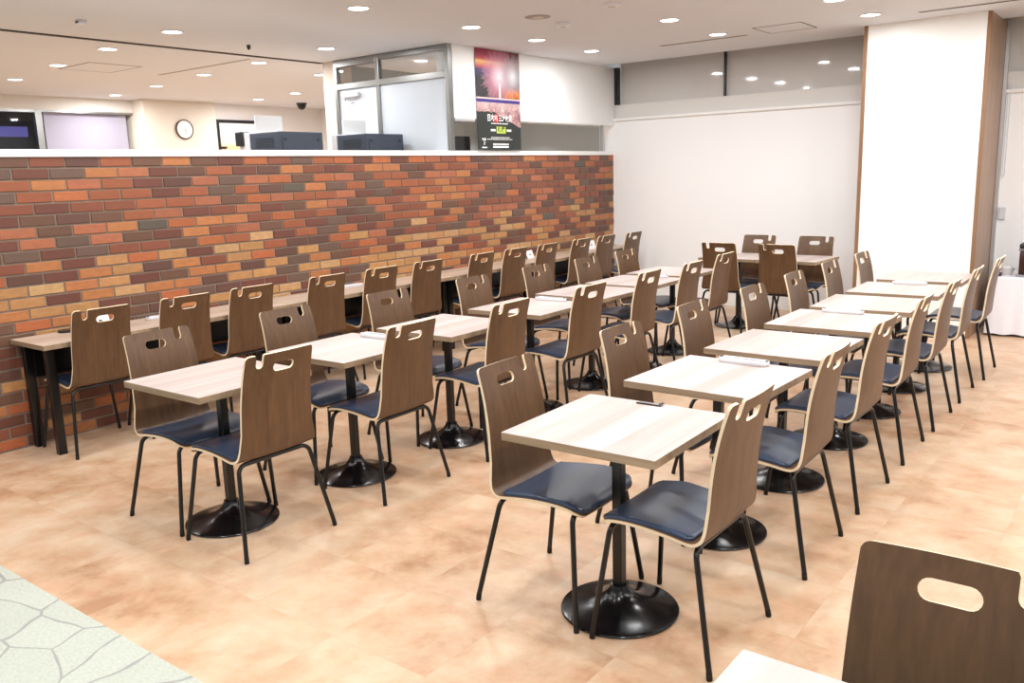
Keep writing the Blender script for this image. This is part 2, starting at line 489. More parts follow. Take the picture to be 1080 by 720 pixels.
# ------------------------------------------------------------------ table
def top_mesh(x0, x1, y0, y1, z0, z1, bev=.002):
    bm = bmesh.new(); box(bm, x0, x1, y0, y1, z0, z1, bev, 0, 2)
    for f in bm.faces: f.material_index = 0 if f.normal.z > .5 else 1
    return bm
def make_table():
    t = thing('dining_table', 'x', 'table')
    obj('table_top', top_mesh(-.298, .298, -.303, .303, .69, .72), [M['table_top'], M['table_edge']], t)
    bm = bmesh.new()
    box(bm, -.019, .019, -.019, .019, .07, .682, .003)
    obj('pole', bm, M['black_metal'], t)
    bm = bmesh.new()
    box(bm, -.2, .2, -.02, .02, .682, .69, .001); box(bm, -.02, .02, -.2, .2, .6815, .6895, .001)
    obj('mounting_bracket', bm, M['black_metal'], t)
    bm = bmesh.new()
    lathe(bm, [(0, .001), (.212, .001), (.2185, .003), (.2195, .007), (.217, .0105), (.205, .0145), (.165, .0215), (.12, .033), (.085, .047), (.06, .063), (.045, .080), (.037, .094), (.034, .104), (0, .104)], 64)
    obj('base', bm, M['black_gloss'], t, smooth=30)
    return t
TABLE = make_table(); tused = [False]
def place_table(x, y, rz, label, group):
    if not tused[0]: c = TABLE; tused[0] = True
    else: c = copy_tree(TABLE)
    c.location = (x, y, 0); c.rotation_euler = (0, 0, rz); c['label'] = label; c['group'] = group
    return c

ORD = ['first', 'second', 'third', 'fourth', 'fifth', 'sixth', 'seventh', 'eighth', 'ninth', 'tenth', 'eleventh', 'twelfth']
# row on the open floor, in line with the white column
RT = [(-1.502, 2.543, .021), (-1.500, 3.397, -.03), (-1.499, 4.186, -.02), (-1.500, 4.978, 0), (-1.492, 5.704, .03), (-1.489, 6.452, .03), (-1.475, 7.217, 0)]
RL = [(-1.784, 2.548, .02), (-1.782, 3.415, -.02), (-1.795, 4.215, .02), (-1.768, 4.970, -.01), (-1.775, 5.728, .02), (-1.772, 6.485, 0), (-1.752, 7.222, 0)]
RR = [(-1.236, 2.552, -.01), (-1.226, 3.385, .02), (-1.239, 4.168, -.02), (-1.238, 4.955, .03), (-1.236, 5.685, -.01), (-1.226, 6.415, .02), (-1.200, 7.160, .02)]
# row beside the counter
LT = [(-3.482, 2.239, .010), (-3.457, 3.019, .009), (-3.437, 3.794, .014), (-3.420, 4.622, .017), (-3.425, 5.408, -.02), (-3.43, 6.10, 0), (-3.46, 6.81, 0)]
LL = [(-3.752, 2.232, 0), (-3.75, 3.020, .01), (-3.735, 3.808, -.02), (-3.712, 4.635, .02), (-3.72, 5.425, .01), (-3.69, 6.115, 0), (-3.715, 6.835, -.01)]
LR = [(-3.214, 2.225, 0), (-3.198, 3.015, .02), (-3.180, 3.83, .02), (-3.150, 4.632, -.02), (-3.168, 5.425, .03), (-3.14, 6.085, .02), (-3.198, 6.83, .02)]
def tuck(c, t):
    """keep a tucked-in chair clear of its table's post and foot disc"""
    (x, y, a), (tx, ty, _) = c, t
    sg = 1 if x < tx else -1
    if abs(x-tx) < .264: x = tx-sg*.264
    for k in range(40):
        h = a if sg > 0 else PI+a
        ok = True
        for q in (.245, -.245):
            fx, fy = x+.238*math.cos(h)-q*math.sin(h), y+.238*math.sin(h)+q*math.cos(h)
            if math.hypot(fx-tx, fy-ty) < .2325: ok = False
        if ok: break
        y += (ty-y)*.15; a *= .85
    return (x, y, a)
RL = [tuck(c, t) for c, t in zip(RL, RT)]; RR = [tuck(c, t) for c, t in zip(RR, RT)]
LL = [tuck(c, t) for c, t in zip(LL, LT)]; LR = [tuck(c, t) for c, t in zip(LR, LT)]
for i, (x, y, r) in enumerate(RT):
    place_table(x, y, r, 'pale oak pedestal table, %s of the seven leading to the white column' % (ORD[i] if i else 'first and nearest'), 'tables in the row towards the white column')
for i, (x, y, r) in enumerate(LT):
    place_table(x, y, r, 'pale oak pedestal table, %s of the seven next to the wall counter' % (ORD[i] if i else 'first and nearest'), 'tables in the row beside the counter')
for i, (x, y, r) in enumerate(RL):
    place_chair(x, y, r, 'walnut chair on the brick-wall side of the %s table leading to the white column' % ORD[i], 'chairs along the row towards the white column')
for i, (x, y, r) in enumerate(RR):
    place_chair(x, y, PI+r, 'walnut chair, back turned to the open floor, at the %s table leading to the column' % ORD[i], 'chairs along the row towards the white column')
for i, (x, y, r) in enumerate(LL):
    place_chair(x, y, r, 'walnut chair on the counter side of the %s table in the row beside the counter' % ORD[i], 'chairs along the row beside the counter')
for i, (x, y, r) in enumerate(LR):
    place_chair(x, y, PI+r, 'walnut chair on the aisle side of the %s table in the row beside the counter' % ORD[i], 'chairs along the row beside the counter')
# two tables side by side before the far wall
fr = -.05
for k, (x, y) in enumerate(((-3.455, 8.265), (-2.852, 8.235))):
    place_table(x, y, fr, ['pale table before the far wall, the one nearer the brick wall', 'pale table before the far wall, the one nearer the white column'][k], 'pair of tables before the far wall')
for x, y, rz, lb in ((-3.455+.0, 8.265-.268, PI/2+fr*.6, 'walnut chair seen from behind at the far-wall tables, nearer the brick wall'),
                     (-2.852-.014, 8.235-.268, PI/2+fr, 'walnut chair seen from behind at the far-wall tables, nearer the white column'),
                     (-3.455+.012, 8.265+.270, -PI/2+fr, 'walnut chair with its back to the far wall, nearer the brick wall'),
                     (-2.852+.010, 8.235+.270, -PI/2+fr, 'walnut chair with its back to the far wall, nearer the white column')):
    place_chair(x, y, rz, lb, 'chairs at the far-wall tables')
# table and chair in the corner of the picture
place_table(-.264, 1.097, 0, 'pale oak tabletop cut off by the bottom edge, in front of the closest chair', 'tables in the row towards the white column')
place_chair(-.2415, 1.396, -PI/2, 'large dark walnut chair back closest to the camera, behind the cut-off tabletop', 'chairs along the row towards the white column')

# ------------------------------------------------------------------ counter along the bricks
YJ = [2.19, 3.985, 5.85, 7.535, 9.22]
for k in range(4):
    y0, y1 = YJ[k]+.0015, YJ[k+1]-.0015
    t = thing('counter_table', ['long oak counter table against the bricks, section at the near open end', 'long oak counter table against the bricks, second section from the near end',
                                'long oak counter table against the bricks, third section from the near end', 'long oak counter table against the bricks, section in the far corner'][k],
              'table', (-5.35, (y0+y1)/2, 0), 0, 'counter tables along the brick wall')
    L = (y1-y0)/2
    obj('table_top', top_mesh(-.255, .186, -L, L, .672, .702), [M['bench_top'], M['table_edge']], t)
    a = .08 if k == 0 else .04
    b = .04 if k < 3 else .06
    for yy in (-L+a, L-b):
        for xx in (.06, -.2345):
            obj('leg', B(xx-.0225, xx+.0225, yy-.025, yy+.025, 0, .652, .003), M['black_metal'], t)
    bm = bmesh.new()
    box(bm, -.225, .085, -L+a-.02, -L+a+.02, .652, .672); box(bm, -.225, .085, L-b-.02, L-b+.02, .652, .672)
    box(bm, -.225, -.185, -L+a+.02, L-b-.02, .652, .672)
    obj('under_frame', bm, M['black_metal'], t)
    obj('modesty_panel', B(-.212, -.204, -L+a+.025, L-b-.025, .45, .652, .001), M['black_metal'], t)
BY = [2.515, 3.075, 3.59, 4.275, 4.845, 5.405, 6.13, 6.655, 7.185, 7.83, 8.345, 8.88]
for i, y in enumerate(BY):
    place_chair(-5.288+random.uniform(-.006, .006) + (.05 if i == 11 else 0), y, PI+random.uniform(-.02, .02),
                'walnut chair facing the brick-wall counter, %s from its near end' % ORD[i] if 0 < i < 11 else ['walnut chair facing the brick-wall counter, the one at its near end', 'walnut chair facing the brick-wall counter, last one in the far corner'][i > 0],
                'chairs along the brick-wall counter')

# things lying on the counter and the tables
def tray(x, y, z, rz, L, W, H, label, group):
    t = thing('slim_tray', label, 'tray', (x, y, z), rz, group)
    bm = bmesh.new()
    def ring(l, w, h, r):
        pts = []
        for cx, cy, a0 in ((l/2-r, w/2-r, 0), (-l/2+r, w/2-r, PI/2), (-l/2+r, -w/2+r, PI), (l/2-r, -w/2+r, 1.5*PI)):
            for k in range(6):
                a = a0+PI/2*k/5; pts.append(bm.verts.new((cx+r*math.cos(a), cy+r*math.sin(a), h)))
        return pts
    rs = [ring(L*.95, W*.85, 0, W*.36), ring(L, W, H*.35, W*.42), ring(L, W, H*.7, W*.42), ring(L*.985, W*.93, H, W*.40)]
    for p, q in zip(rs, rs[1:]):
        for k in range(24): bm.faces.new((p[k], p[(k+1) % 24], q[(k+1) % 24], q[k]))
    bm.faces.new(rs[0][::-1]); bm.faces.new(rs[-1])
    obj('tray_body', bm, M['white_plastic'], t, smooth=35)
    bm = bmesh.new(); box(bm, -L*.22, L*.36, -W*.18, W*.18, H, H+.0012, .0004)
    tag(obj('label_strip', bm, M['grey_plastic'], t), 'pale grey strip on the lid')
    for sg in (1, -1):
        obj('end_clip', B(sg*L*.455-.006, sg*L*.455+.006, -W*.14, W*.14, H*.9, H+.003, .001), M['dark_plastic'], t)
    return t
tray(-1.495, 3.655, .72, -.035, .24, .062, .022, 'slim white lidded tray on the second table leading to the white column', 'slim trays on the tables')
tray(-1.525, 5.235, .72, -.03, .245, .062, .022, 'slim white lidded tray on the fourth table leading to the white column', 'slim trays on the tables')
tray(-1.485, 6.705, .72, .03, .235, .062, .022, 'slim white lidded tray on the sixth table leading to the white column', 'slim trays on the tables')
tray(-3.51, 3.278, .72, .01, .23, .062, .022, 'slim white tray half hidden behind a chair back, second table beside the counter', 'slim trays on the tables')
tray(-3.43, 4.885, .72, .017, .25, .062, .022, 'slim white lidded tray on the fourth table beside the counter', 'slim trays on the tables')
tray(-3.39, 6.355, .72, 0, .24, .06, .022, 'slim white tray at the far edge of the sixth table beside the counter', 'slim trays on the tables')
t = thing('card_holder', 'small clear card holder with dark rim on the first table leading to the column', 'card holder', (-1.525, 2.822, .72), .03)
obj('clear_plate', B(-.05, .05, -.012, .014, 0, .006, .0015), M['acrylic'], t)
obj('dark_rim', B(-.052, .052, -.018, -.012, 0, .006, .001), M['dark_plastic'], t)
obj('corner_clip', B(.040, .054, -.012, .018, .006, .009, .001), M['dark_plastic'], t)
# counter
tray(-5.49, 3.15, .702, PI/2+.05, .26, .06, .022, 'slim white tray on the counter between its first and second chairs', 'slim trays on the counter')
tray(-5.52, 4.90, .702, PI/2, .24, .06, .022, 'slim white tray on the counter showing beside its fourth chair', 'slim trays on the counter')
def card_tent(x, y, w, h, rz, label):
    t = thing('table_card', label, 'card', (x, y, .702), rz, 'folded cards on the counter')
    bm = bmesh.new(); d, th = h*.36, .002
    for sg in (1, -1):
        vs = [(sg*d, -w/2, 0), (sg*d, w/2, 0), (0, w/2, h), (0, -w/2, h)]
        a = [bm.verts.new(v) for v in vs]; b = [bm.verts.new((v[0]-sg*th, v[1], v[2]-(th if v[2] else 0))) for v in vs]
        bm.faces.new(a); bm.faces.new(b[::-1])
        for k in range(4): bm.faces.new((a[k], a[(k+1) % 4], b[(k+1) % 4], b[k]))
    obj('card_fold', bm, M['card'], t)
    bm = bmesh.new()
    n = Vector((h, 0, d)).normalized()
    bm.faces.new([bm.verts.new(Vector((d*(1-f), yy, h*f))+n*.0008) for yy, f in ((-w*.08, .42), (w*.10, .42), (w*.10, .56), (-w*.08, .56))])
    obj('printed_mark', bm, M['ink'], t)
    return t
card_tent(-5.50, 2.70, .13, .095, .1, 'white folded card on the counter seen through the first chair handle slot')
card_tent(-5.50, 7.44, .15, .085, .15, 'white folded card on the counter past its ninth chair')
card_tent(-5.46, 8.62, .13, .10, -.2, 'white folded card on the counter near its far corner')
t = thing('coaster', 'small dark coaster on the near end of the counter against the bricks', 'coaster', (-5.54, 2.50, .702))
bm = bmesh.new(); lathe(bm, [(0, 0), (.042, 0), (.046, .003), (.046, .012), (.043, .014), (.036, .012), (0, .012)], 24); obj('coaster_disc', bm, M['dark_plastic'], t, smooth=40)
bm = bmesh.new(); lathe(bm, [(.020, .0125), (.026, .0135), (.032, .0125)], 24); obj('raised_ring', bm, M['clock_rim'], t, smooth=40)

# ------------------------------------------------------------------ room shell
CZ = 2.84; XW = -5.62; YF = 9.44; YE = 9.14; YC = 1.36
bm = B(-13.2, 4.2, YC, 10.6, -.1, 0); fl = struct('floor', bm, M['floor'])
bm = B(-13.2, 4.2, -3.0, YC, -.1, 0); fs = struct('floor_flagstone', bm, M['flagstone'])
bm = bmesh.new()
box(bm, -7.425, 4.2, -3.0, YE, CZ, CZ+.1); box(bm, -13.2, -7.440, -3.0, 10.6, CZ, CZ+.1); box(bm, -7.440, -7.425, -3.0, 6.62, CZ+.03, CZ+.1)
box(bm, -7.425, XW-.15, YE, 10.6, CZ, CZ+.1)
struct('ceiling', bm, M['ceil'])
struct('trim_1', B(-7.46, -7.40, -3.0, 6.39, CZ-.007, CZ-.0005), M['dark_gap'])
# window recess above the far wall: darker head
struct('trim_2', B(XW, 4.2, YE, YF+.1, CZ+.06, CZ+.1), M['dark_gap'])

# brick wall ---------------------------------------------------------------
bm = bmesh.new()
Y0, Y1, ZT = .9, YF, 1.798
box(bm, XW-.19, XW-.008, Y0, Y1-.0, 0, ZT, mi=1)
lay = bm.loops.layers.float_color.new('brick_colour')
pal = dict(red=(154, 82, 52), orange=(176, 96, 55), orange2=(184, 116, 68), maroon=(98, 50, 45), brown=(96, 66, 54), rust=(130, 68, 50), grey=(92, 74, 67), slate=(76, 78, 72), tan=(188, 138, 86), pale=(198, 156, 108), pink=(172, 100, 70), plum=(84, 54, 52))
upper = ['red']*5 + ['orange']*4 + ['orange2']*2 + ['maroon']*5 + ['brown']*3 + ['rust']*4 + ['grey']*2 + ['plum']*2 + ['pink']*3 + ['slate']
middle = ['orange']*3 + ['orange2']*4 + ['tan']*6 + ['maroon']*5 + ['brown']*3 + ['rust']*2 + ['grey']*2 + ['plum']*2 + ['pale']*2
lower = ['orange']*3 + ['orange2']*5 + ['tan']*3 + ['maroon']*4 + ['brown']*2 + ['rust']*3 + ['plum']*2 + ['pale']
rng = random.Random(11)
BH, BL, J = .0718, .222, .0115
n = 25
for k in range(n):
    z1 = ZT-k*BH-.001; z0 = z1-BH+J
    off = (k % 2)*BL*.5 + rng.uniform(-.012, .012)
    y = Y0-off; last = None
    while y < Y1-.001:
        ya, yb = max(y, Y0), min(y+BL-J, Y1-.001)
        if yb-ya > .02:
            P = upper if k < 8 or (k < 10 and rng.random() < .3) else (middle if k < 18 else lower)
            if k >= 8 and y > 5.2 and rng.random() < .5: P = ['tan']*5+['pale']*3+['orange2']*2+['rust']*2+['maroon']*2
            nm = rng.choice(P)
            if nm == last and nm in ('maroon', 'brown'): nm = rng.choice(P)
            last = nm
            c = lin(pal[nm]); g = rng.uniform(.88, 1.1)
            c = (c[0]*g, c[1]*g*rng.uniform(.96, 1.04), c[2]*g, 1)
            xo = XW+rng.uniform(-.0015, .0015); xb = XW-.008; e = .003
            f = [bm.verts.new((xo, a, b)) for a, b in ((ya+e, z0+e), (yb-e, z0+e), (yb-e, z1-e), (ya+e, z1-e))]
            h = [bm.verts.new((xb, a, b)) for a, b in ((ya, z0), (yb, z0), (yb, z1), (ya, z1))]
            m2 = [bm.verts.new((xo-e, a, b)) for a, b in ((ya, z0), (yb, z0), (yb, z1), (ya, z1))]
            fa = [bm.faces.new(f)]
            for q in range(4):
                fa.append(bm.faces.new((m2[q], m2[(q+1) % 4], f[(q+1) % 4], f[q]))); fa.append(bm.faces.new((h[q], h[(q+1) % 4], m2[(q+1) % 4], m2[q])))
            for ff in fa:
                ff.material_index = 0
                for lp in ff.loops: lp[lay] = c
        y += BL
struct('wall_left', bm, [M['brick'], M['mortar']])
struct('trim_3', B(XW-.205, XW+.012, Y0, Y1, ZT, ZT+.047, .004), M['coping'])

# bulkhead over the opening, with its glass below ---------------------------
BX = -5.60
struct('wall_bulkhead', B(BX-.2, BX, 6.43, YF, 2.155, CZ), M['plaster'])
w = struct_empty('window_1', (0, 0, 0))
obj('window_frame', B(BX-.12, BX+.01, 6.43, 6.73, 2.125, 2.155, .003), M['alu'], w)
bm = bmesh.new(); box(bm, BX-.10, BX-.06, 6.43, 6.46, ZT+.047, 2.125, .003); box(bm, BX-.10, BX-.06, 9.26, 9.30, ZT+.047, 2.155, .003)
obj('window_post', bm, M['alu'], w)
obj('glass_pane', B(BX-.085, BX-.077, 6.46, 9.26, ZT+.047, 2.155), M['glass_grey'], w)
# room behind the frosted partition
struct('wall_back', B(-7.60, -7.42, 6.62, YF, 0, CZ), M['room_grey'])
struct('wall_side', B(-7.60, XW-.2, YF, YF+.1, 0, CZ), M['room_grey'])
bm = B(-7.5, -7.25, 7.0, 7.25, 0, 2.25, .004); 
c = thing('reflection_block', 'dark tall cabinet standing in for a dark reflection in the glass beside the hanging poster', 'block', (0, 0, 0))  # dark block behind the pane stands in for a dark reflection strip
c.location = (-6.35, 7.12, 0)
obj('block_body', B(-.2, .2, -.18, .18, .05, 2.02, .004), M['dark_interior'], c)
obj('block_base', B(-.18, .18, -.16, .16, 0, .05), M['rubber'], c)
obj('block_front', B(.2, .212, -.17, .17, .07, 2.0, .003), M['slate_dark'], c)

# glass partition (perpendicular to the bricks) ------------------------------
GY = 6.395
w = struct_empty('window_2', (0, 0, 0))
X0, X1, XM = -7.20, -5.625, -6.57
bm = bmesh.new()
for x in (X0, XM, X1): box(bm, x-.022, x+.022, GY-.03, GY+.03, 0 if x < -6 else ZT+.047, CZ, .003)
box(bm, X0+.022, XM-.022, GY-.03, GY+.03, 2.765, CZ, .003); box(bm, XM+.022, X1-.022, GY-.03, GY+.03, 2.785, CZ, .003)
box(bm, X0+.022, XM-.022, GY-.03, GY+.03, 2.535, 2.595, .003); box(bm, XM+.022, X1-.022, GY-.03, GY+.03, 2.535, 2.595, .003)
obj('window_frame', bm, M['steel'], w)
bm = bmesh.new(); box(bm, X0+.022, XM-.022, GY-.006, GY+.006, 2.595, 2.765); box(bm, XM+.022, X1-.022, GY-.006, GY+.006, 2.595, 2.785)
obj('transom_pane', bm, M['glass'], w)
bm = bmesh.new(); box(bm, X0+.022, XM-.022, GY-.006, GY+.006, 0, 2.535); box(bm, XM+.022, -5.83, GY-.006, GY+.006, 0, 2.535); box(bm, -5.83, X1-.022, GY-.006, GY+.006, ZT+.047, 2.535)
obj('frosted_pane', bm, M['frosted'], w)
struct('wall_end', B(-7.42, X0-.022, 6.39, 6.62, 0, CZ), M['beige'])

t = obj('door_closer', B(-7.10, -6.84, GY-.055, GY-.012, 2.45, 2.49, .005), M['alu'], w)
bm = bmesh.new(); tube(bm, [(-6.88, GY-.035, 2.448), (-6.97, GY-.11, 2.435), (-7.06, GY-.03, 2.425)], .008, 8); obj('closer_arm', bm, M['steel'], t, smooth=40)

# back of the hall ------------------------------------------------------------
XB = -12.3
struct('wall_rear', B(XB-.2, XB, -3, 6.95, 2.66, CZ), M['soffit'])
struct('wall_rear_base', B(XB-.2, XB, -3, 6.95, 0, .9), M['beige'])
w = struct_empty('window_3', (0, 0, 0))
bm = bmesh.new(); box(bm, XB-.07, XB, 5.53, 5.62, .9, 2.66, .004); box(bm, XB-.07, XB, 2.0, 5.53, 2.62, 2.66); box(bm, XB-.07, XB, 5.62, 6.95, 2.63, 2.66)
obj('window_frame', bm, M['steel'], w)
obj('dark_pane', B(XB-.06, XB-.05, 2.0, 5.53, .9, 2.62), M['glass_grey'], w)
obj('lilac_blind', B(XB-.12, XB-.10, 5.68, 6.86, .9, 2.64), M['lilac'], w)
obj('clear_pane', B(XB-.06, XB-.05, 5.62, 6.95, .9, 2.63), M['glass'], w)
struct('wall_beyond', B(XB-1.4, XB-1.2, 0, 8.5, 0, CZ), M['dark_interior'])
obj('light_strip', B(XB-1.198, XB-1.12, 3.8, 5.9, 2.36, 2.50), emit('blue_strip', (120, 110, 200), .55), w)
pl = struct('wall_pillar', B(-13.0, -12.0, 6.92, 8.11, 0, CZ), M['beige'])
struct('wall_service', B(-12.4, -12.2, 8.0, 10.6, 0, CZ), M['pink_white'])
struct('wall_service_side', B(-13.2, -7.0, 10.4, 10.6, 0, CZ), M['pink_white'])

# wall clock
ck = thing('wall_clock', 'round wall clock with dark rim on the beige pillar', 'clock', (-12.0, 7.541, 2.42))
def disc_x(prof, n=40):
    bm = bmesh.new(); lathe(bm, prof, n)
    bmesh.ops.rotate(bm, verts=bm.verts[:], cent=(0, 0, 0), matrix=Matrix.Rotation(PI/2, 3, 'Y')); return bm
obj('clock_rim', disc_x([(0, 0), (.146, 0), (.149, .02), (.142, .034), (.131, .034), (.128, .024), (0, .024)]), M['clock_rim'], ck, smooth=35)
obj('clock_face', disc_x([(0, .0245), (.128, .0245), (.128, .026), (0, .026)]), M['clock_face'], ck)
bm = bmesh.new()
for k in range(12):
    a = PI*k/6; r0, r1 = .098, .116
    d = Vector((0, math.sin(a), math.cos(a))); s_ = Vector((0, math.cos(a), -math.sin(a)))*.004
    bm.faces.new([bm.verts.new(Vector((.0265, 0, 0))+q) for q in (d*r0-s_, d*r0+s_, d*r1+s_, d*r1-s_)])
obj('hour_marks', bm, M['grey_plastic'], ck)
for nm, ang, ln, wd in (('hour_hand', 155, .055, .004), ('minute_hand', 182, .085, .003)):
    a = math.radians(ang); bm = bmesh.new()
    d = Vector((0, math.sin(a), math.cos(a))); s_ = Vector((0, math.cos(a), -math.sin(a)))*wd
    bm.faces.new([bm.verts.new(Vector((.028, 0, 0))+q) for q in (d*-.015-s_, d*-.015+s_, d*ln+s_*.6, d*ln-s_*.6)])
    obj(nm, bm, M['clock_rim'], ck)

# framed board on the service wall
bd = thing('notice_board', 'black framed bright picture board on the service wall behind the kiosks', 'board', (-12.2, 8.225, .12))
bm = bmesh.new()
box(bm, 0, .04, 0, .05, 1.0, 2.48, .003); box(bm, 0, .04, .92, .97, 1.0, 2.48, .003); box(bm, 0, .04, .05, .92, 2.43, 2.48, .003); box(bm, 0, .04, .05, .92, 1.0, 1.05, .003)
obj('board_frame', bm, M['dark_plastic'], bd)
def picture():
    t = NT('board_print'); v = t.coord('Object')
    sx = t.n('ShaderNodeSeparateXYZ'); t.t.links.new(v, sx.inputs[0])
    f = t.noise(v, 3.5, 2, .5, .4)
    zz = t.math('ADD', sx.outputs[2], t.math('MULTIPLY', f, .3))
    c = t.ramp(t.math('SUBTRACT', zz, 1.6), [(.12, lin((205, 200, 235))), (.42, lin((235, 205, 200))), (.58, lin((238, 190, 140))), (.74, lin((240, 226, 220))), (.95, lin((250, 248, 248)))])
    t.bsdf(c, .4); return t.m
obj('printed_sheet', B(.005, .02, .05, .92, 1.05, 2.43), picture(), bd)
obj('frame_clip', B(.02, .05, .05, .15, 2.03, 2.06, .003), M['dark_plastic'], bd)

# ticket kiosks just behind the bricks -----------------------------------------
def kiosk(y0, y1, label):
    t = thing('ticket_kiosk', label, 'kiosk', (-6.4, (y0+y1)/2, 0), 0, 'ticket kiosks behind the brick wall')
    W = (y1-y0)/2
    obj('kiosk_body', B(-.22, .20, -W, W, .06, 2.03, .008), M['slate'], t)
    obj('front_panel', B(-.30, -.22, -W-.004, W+.004, .06, 2.04, .008), M['white_plastic'], t)
    obj('plinth', B(-.26, .18, -W+.02, W-.02, 0, .06), M['rubber'], t)
    bm = bmesh.new(); box(bm, .2, .207, -W+.03, W-.03, .3, 1.985, .003); obj('rear_door', bm, M['slate'], t)
    for yy in (-W+.06, W-.06):
        obj('door_lock', B(.207, .214, yy-.012, yy+.012, 1.95, 1.975, .002), M['slate_dark'], t)
    bm = bmesh.new()
    for k in range(5): box(bm, -.14, .12, -W-.004, -W, 1.90+k*.018, 1.908+k*.018)
    obj('vent_slots', bm, M['slate_dark'], t)
    return t
kiosk(4.802, 5.285, 'slate blue ticket kiosk top behind the bricks, nearer the wall clock')
kiosk(5.821, 6.322, 'slate blue ticket kiosk top behind the bricks, beside the frosted glass partition')
def sign(y0, y1, z1, x, label):
    t = thing('acrylic_sign', label, 'sign', (x, (y0+y1)/2, 2.04), 0, 'white signs on the ticket kiosks')
    w = (y1-y0)/2
    obj('sign_panel', B(-.006, .006, -w, w, .004, z1-2.04, .002), M['card'], t)
    obj('sign_foot', B(-.03, .03, -w*.6, w*.6, 0, .006, .001), M['white_plastic'], t)
sign(4.90, 5.20, 2.195, -6.66, 'white sign board standing on the kiosk nearer the wall clock')
sign(5.945, 6.255, 2.19, -6.66, 'white sign board standing on the kiosk beside the frosted glass')
t = thing('card_terminal', 'small black terminal on a stand beside the kiosk nearer the clock', 'terminal', (-6.86, 4.905, 0))
obj('stand_pole', B(-.025, .025, -.025, .025, .03, 1.93, .003), M['white_plastic'], t)
obj('stand_base', B(-.14, .14, -.11, .11, 0, .03, .006), M['white_plastic'], t)
obj('terminal_body', B(-.05, .05, -.055, .055, 1.93, 2.06, .01), M['dark_plastic'], t)
obj('terminal_screen', B(-.058, -.05, -.045, .045, 1.97, 2.05, .002), M['grey_plastic'], t)

# poster hanging over the bulkhead ---------------------------------------------
def poster_material():
    t = NT('fireworks_poster'); tc = t.n('ShaderNodeTexCoord'); sx = t.n('ShaderNodeSeparateXYZ')
    t.t.links.new(tc.outputs['Object'], sx.inputs[0])
    y, z = sx.outputs[1], sx.outputs[2]          # y across 0..0.70, z up 0..0.97
    v = tc.outputs['Object']
    sky = t.ramp(z, [(0, lin((45, 48, 48))), (.60, lin((52, 48, 50))), (.70, lin((44, 46, 50))), (.78, lin((70, 60, 110))), (.815, lin((196, 96, 96))), (.86, lin((238, 190, 120))), (.885, lin((186, 80, 84))), (.93, lin((150, 52, 74)))])
    fade = t.ramp(y, [(.28, (0, 0, 0, 1)), (.55, (1, 1, 1, 1))])
    sky = t.mix(t.math('MULTIPLY', fade, .7), sky, lin((80, 44, 46)))
    def burst(col0, cy, cz, r, cin, cout, ang=26):
        dy, dz = t.math('SUBTRACT', y, cy), t.math('SUBTRACT', z, cz)
        d = t.math('SQRT', t.math('ADD', t.math('MULTIPLY', dy, dy), t.math('MULTIPLY', dz, dz)))
        a = t.math('ARCTAN2', dz, dy)
        cm = t.n('ShaderNodeCombineXYZ'); t.put(cm.inputs[0], t.math('MULTIPLY', a, ang/6.28)); t.put(cm.inputs[1], t.math('MULTIPLY', d, 3.0))
        nz = t.noise(cm.outputs[0], 2.2, 3, .6)
        lim = t.math('MULTIPLY', t.math('ADD', nz, .45), r)
        f = t.math('SUBTRACT', 1.0, t.math('DIVIDE', d, lim), clamp=True)
        f = t.math('POWER', f, .55)
        inner = t.math('SUBTRACT', 1.0, t.math('DIVIDE', d, r*.55), clamp=True)
        return t.mix(f, col0, t.mix(inner, lin(cout), lin(cin)))
    c = burst(sky, .38, .735, .30, (250, 226, 232), (206, 140, 158))
    c = burst(c, .60, .745, .22, (232, 232, 236), (180, 172, 178))
    # glow of the display near the ground
    g = t.math('MULTIPLY', t.ramp(y, [(.40, (0, 0, 0, 1)), (.55, (1, 1, 1, 1))]), t.ramp(z, [(.50, (0, 0, 0, 1)), (.53, (1, 1, 1, 1)), (.57, (1, 1, 1, 1)), (.63, (0, 0, 0, 1))]))
    c = t.mix(t.math('MULTIPLY', g, t.noise(v, 14, 3)), c, lin((255, 150, 60)))
    # rising trail
    tr = t.math('MULTIPLY', t.math('LESS_THAN', t.math('ABSOLUTE', t.math('SUBTRACT', y, .38)), .013), t.math('LESS_THAN', z, .66))
    c = t.mix(tr, c, lin((250, 236, 220)))
    # horizon: blue band, then the lights of a town
    c = t.mix(t.math('LESS_THAN', z, .515), c, lin((228, 196, 190)))
    c = t.mix(t.math('LESS_THAN', z, .500), c, lin((66, 54, 130)))
    n1 = t.noise(v, 42, 3, .75); n2 = t.noise(v, 11, 3, .6)
    town = t.ramp(t.math('ADD', t.math('MULTIPLY', n1, .6), t.math('MULTIPLY', n2, .4)), [(.36, lin((84, 52, 60))), (.48, lin((150, 104, 108))), (.58, lin((206, 168, 164))), (.68, lin((250, 232, 222)))])
    pale = t.ramp(z, [(.33, (0, 0, 0, 1)), (.46, (1, 1, 1, 1))])
    town = t.mix(t.math('MULTIPLY', pale, .45), town, lin((230, 205, 204)))
    c = t.mix(t.math('LESS_THAN', z, .468), c, town)
    # dark hillside with the lettering
    ridge = t.math('MINIMUM', .375, t.math('SUBTRACT', .475, t.math('MULTIPLY', y, .36)))
    ridge = t.math('ADD', ridge, t.math('MULTIPLY', t.math('SUBTRACT', n2, .5), .05))
    c = t.mix(t.math('LESS_THAN', z, ridge), c, lin((47, 52, 50)))
    t.bsdf(c, .45, 0, .4); return t.m
PY0, PY1, PZ0, PZ1 = 6.757, 7.475, 1.855, 2.835
po = thing('hanging_poster', 'tall fireworks poster with Japanese lettering hanging over the white bulkhead', 'poster', (BX+.013, PY0, PZ0))
obj('poster_sheet', B(-.004, 0, 0, PY1-PY0, 0, PZ1-PZ0), poster_material(), po)
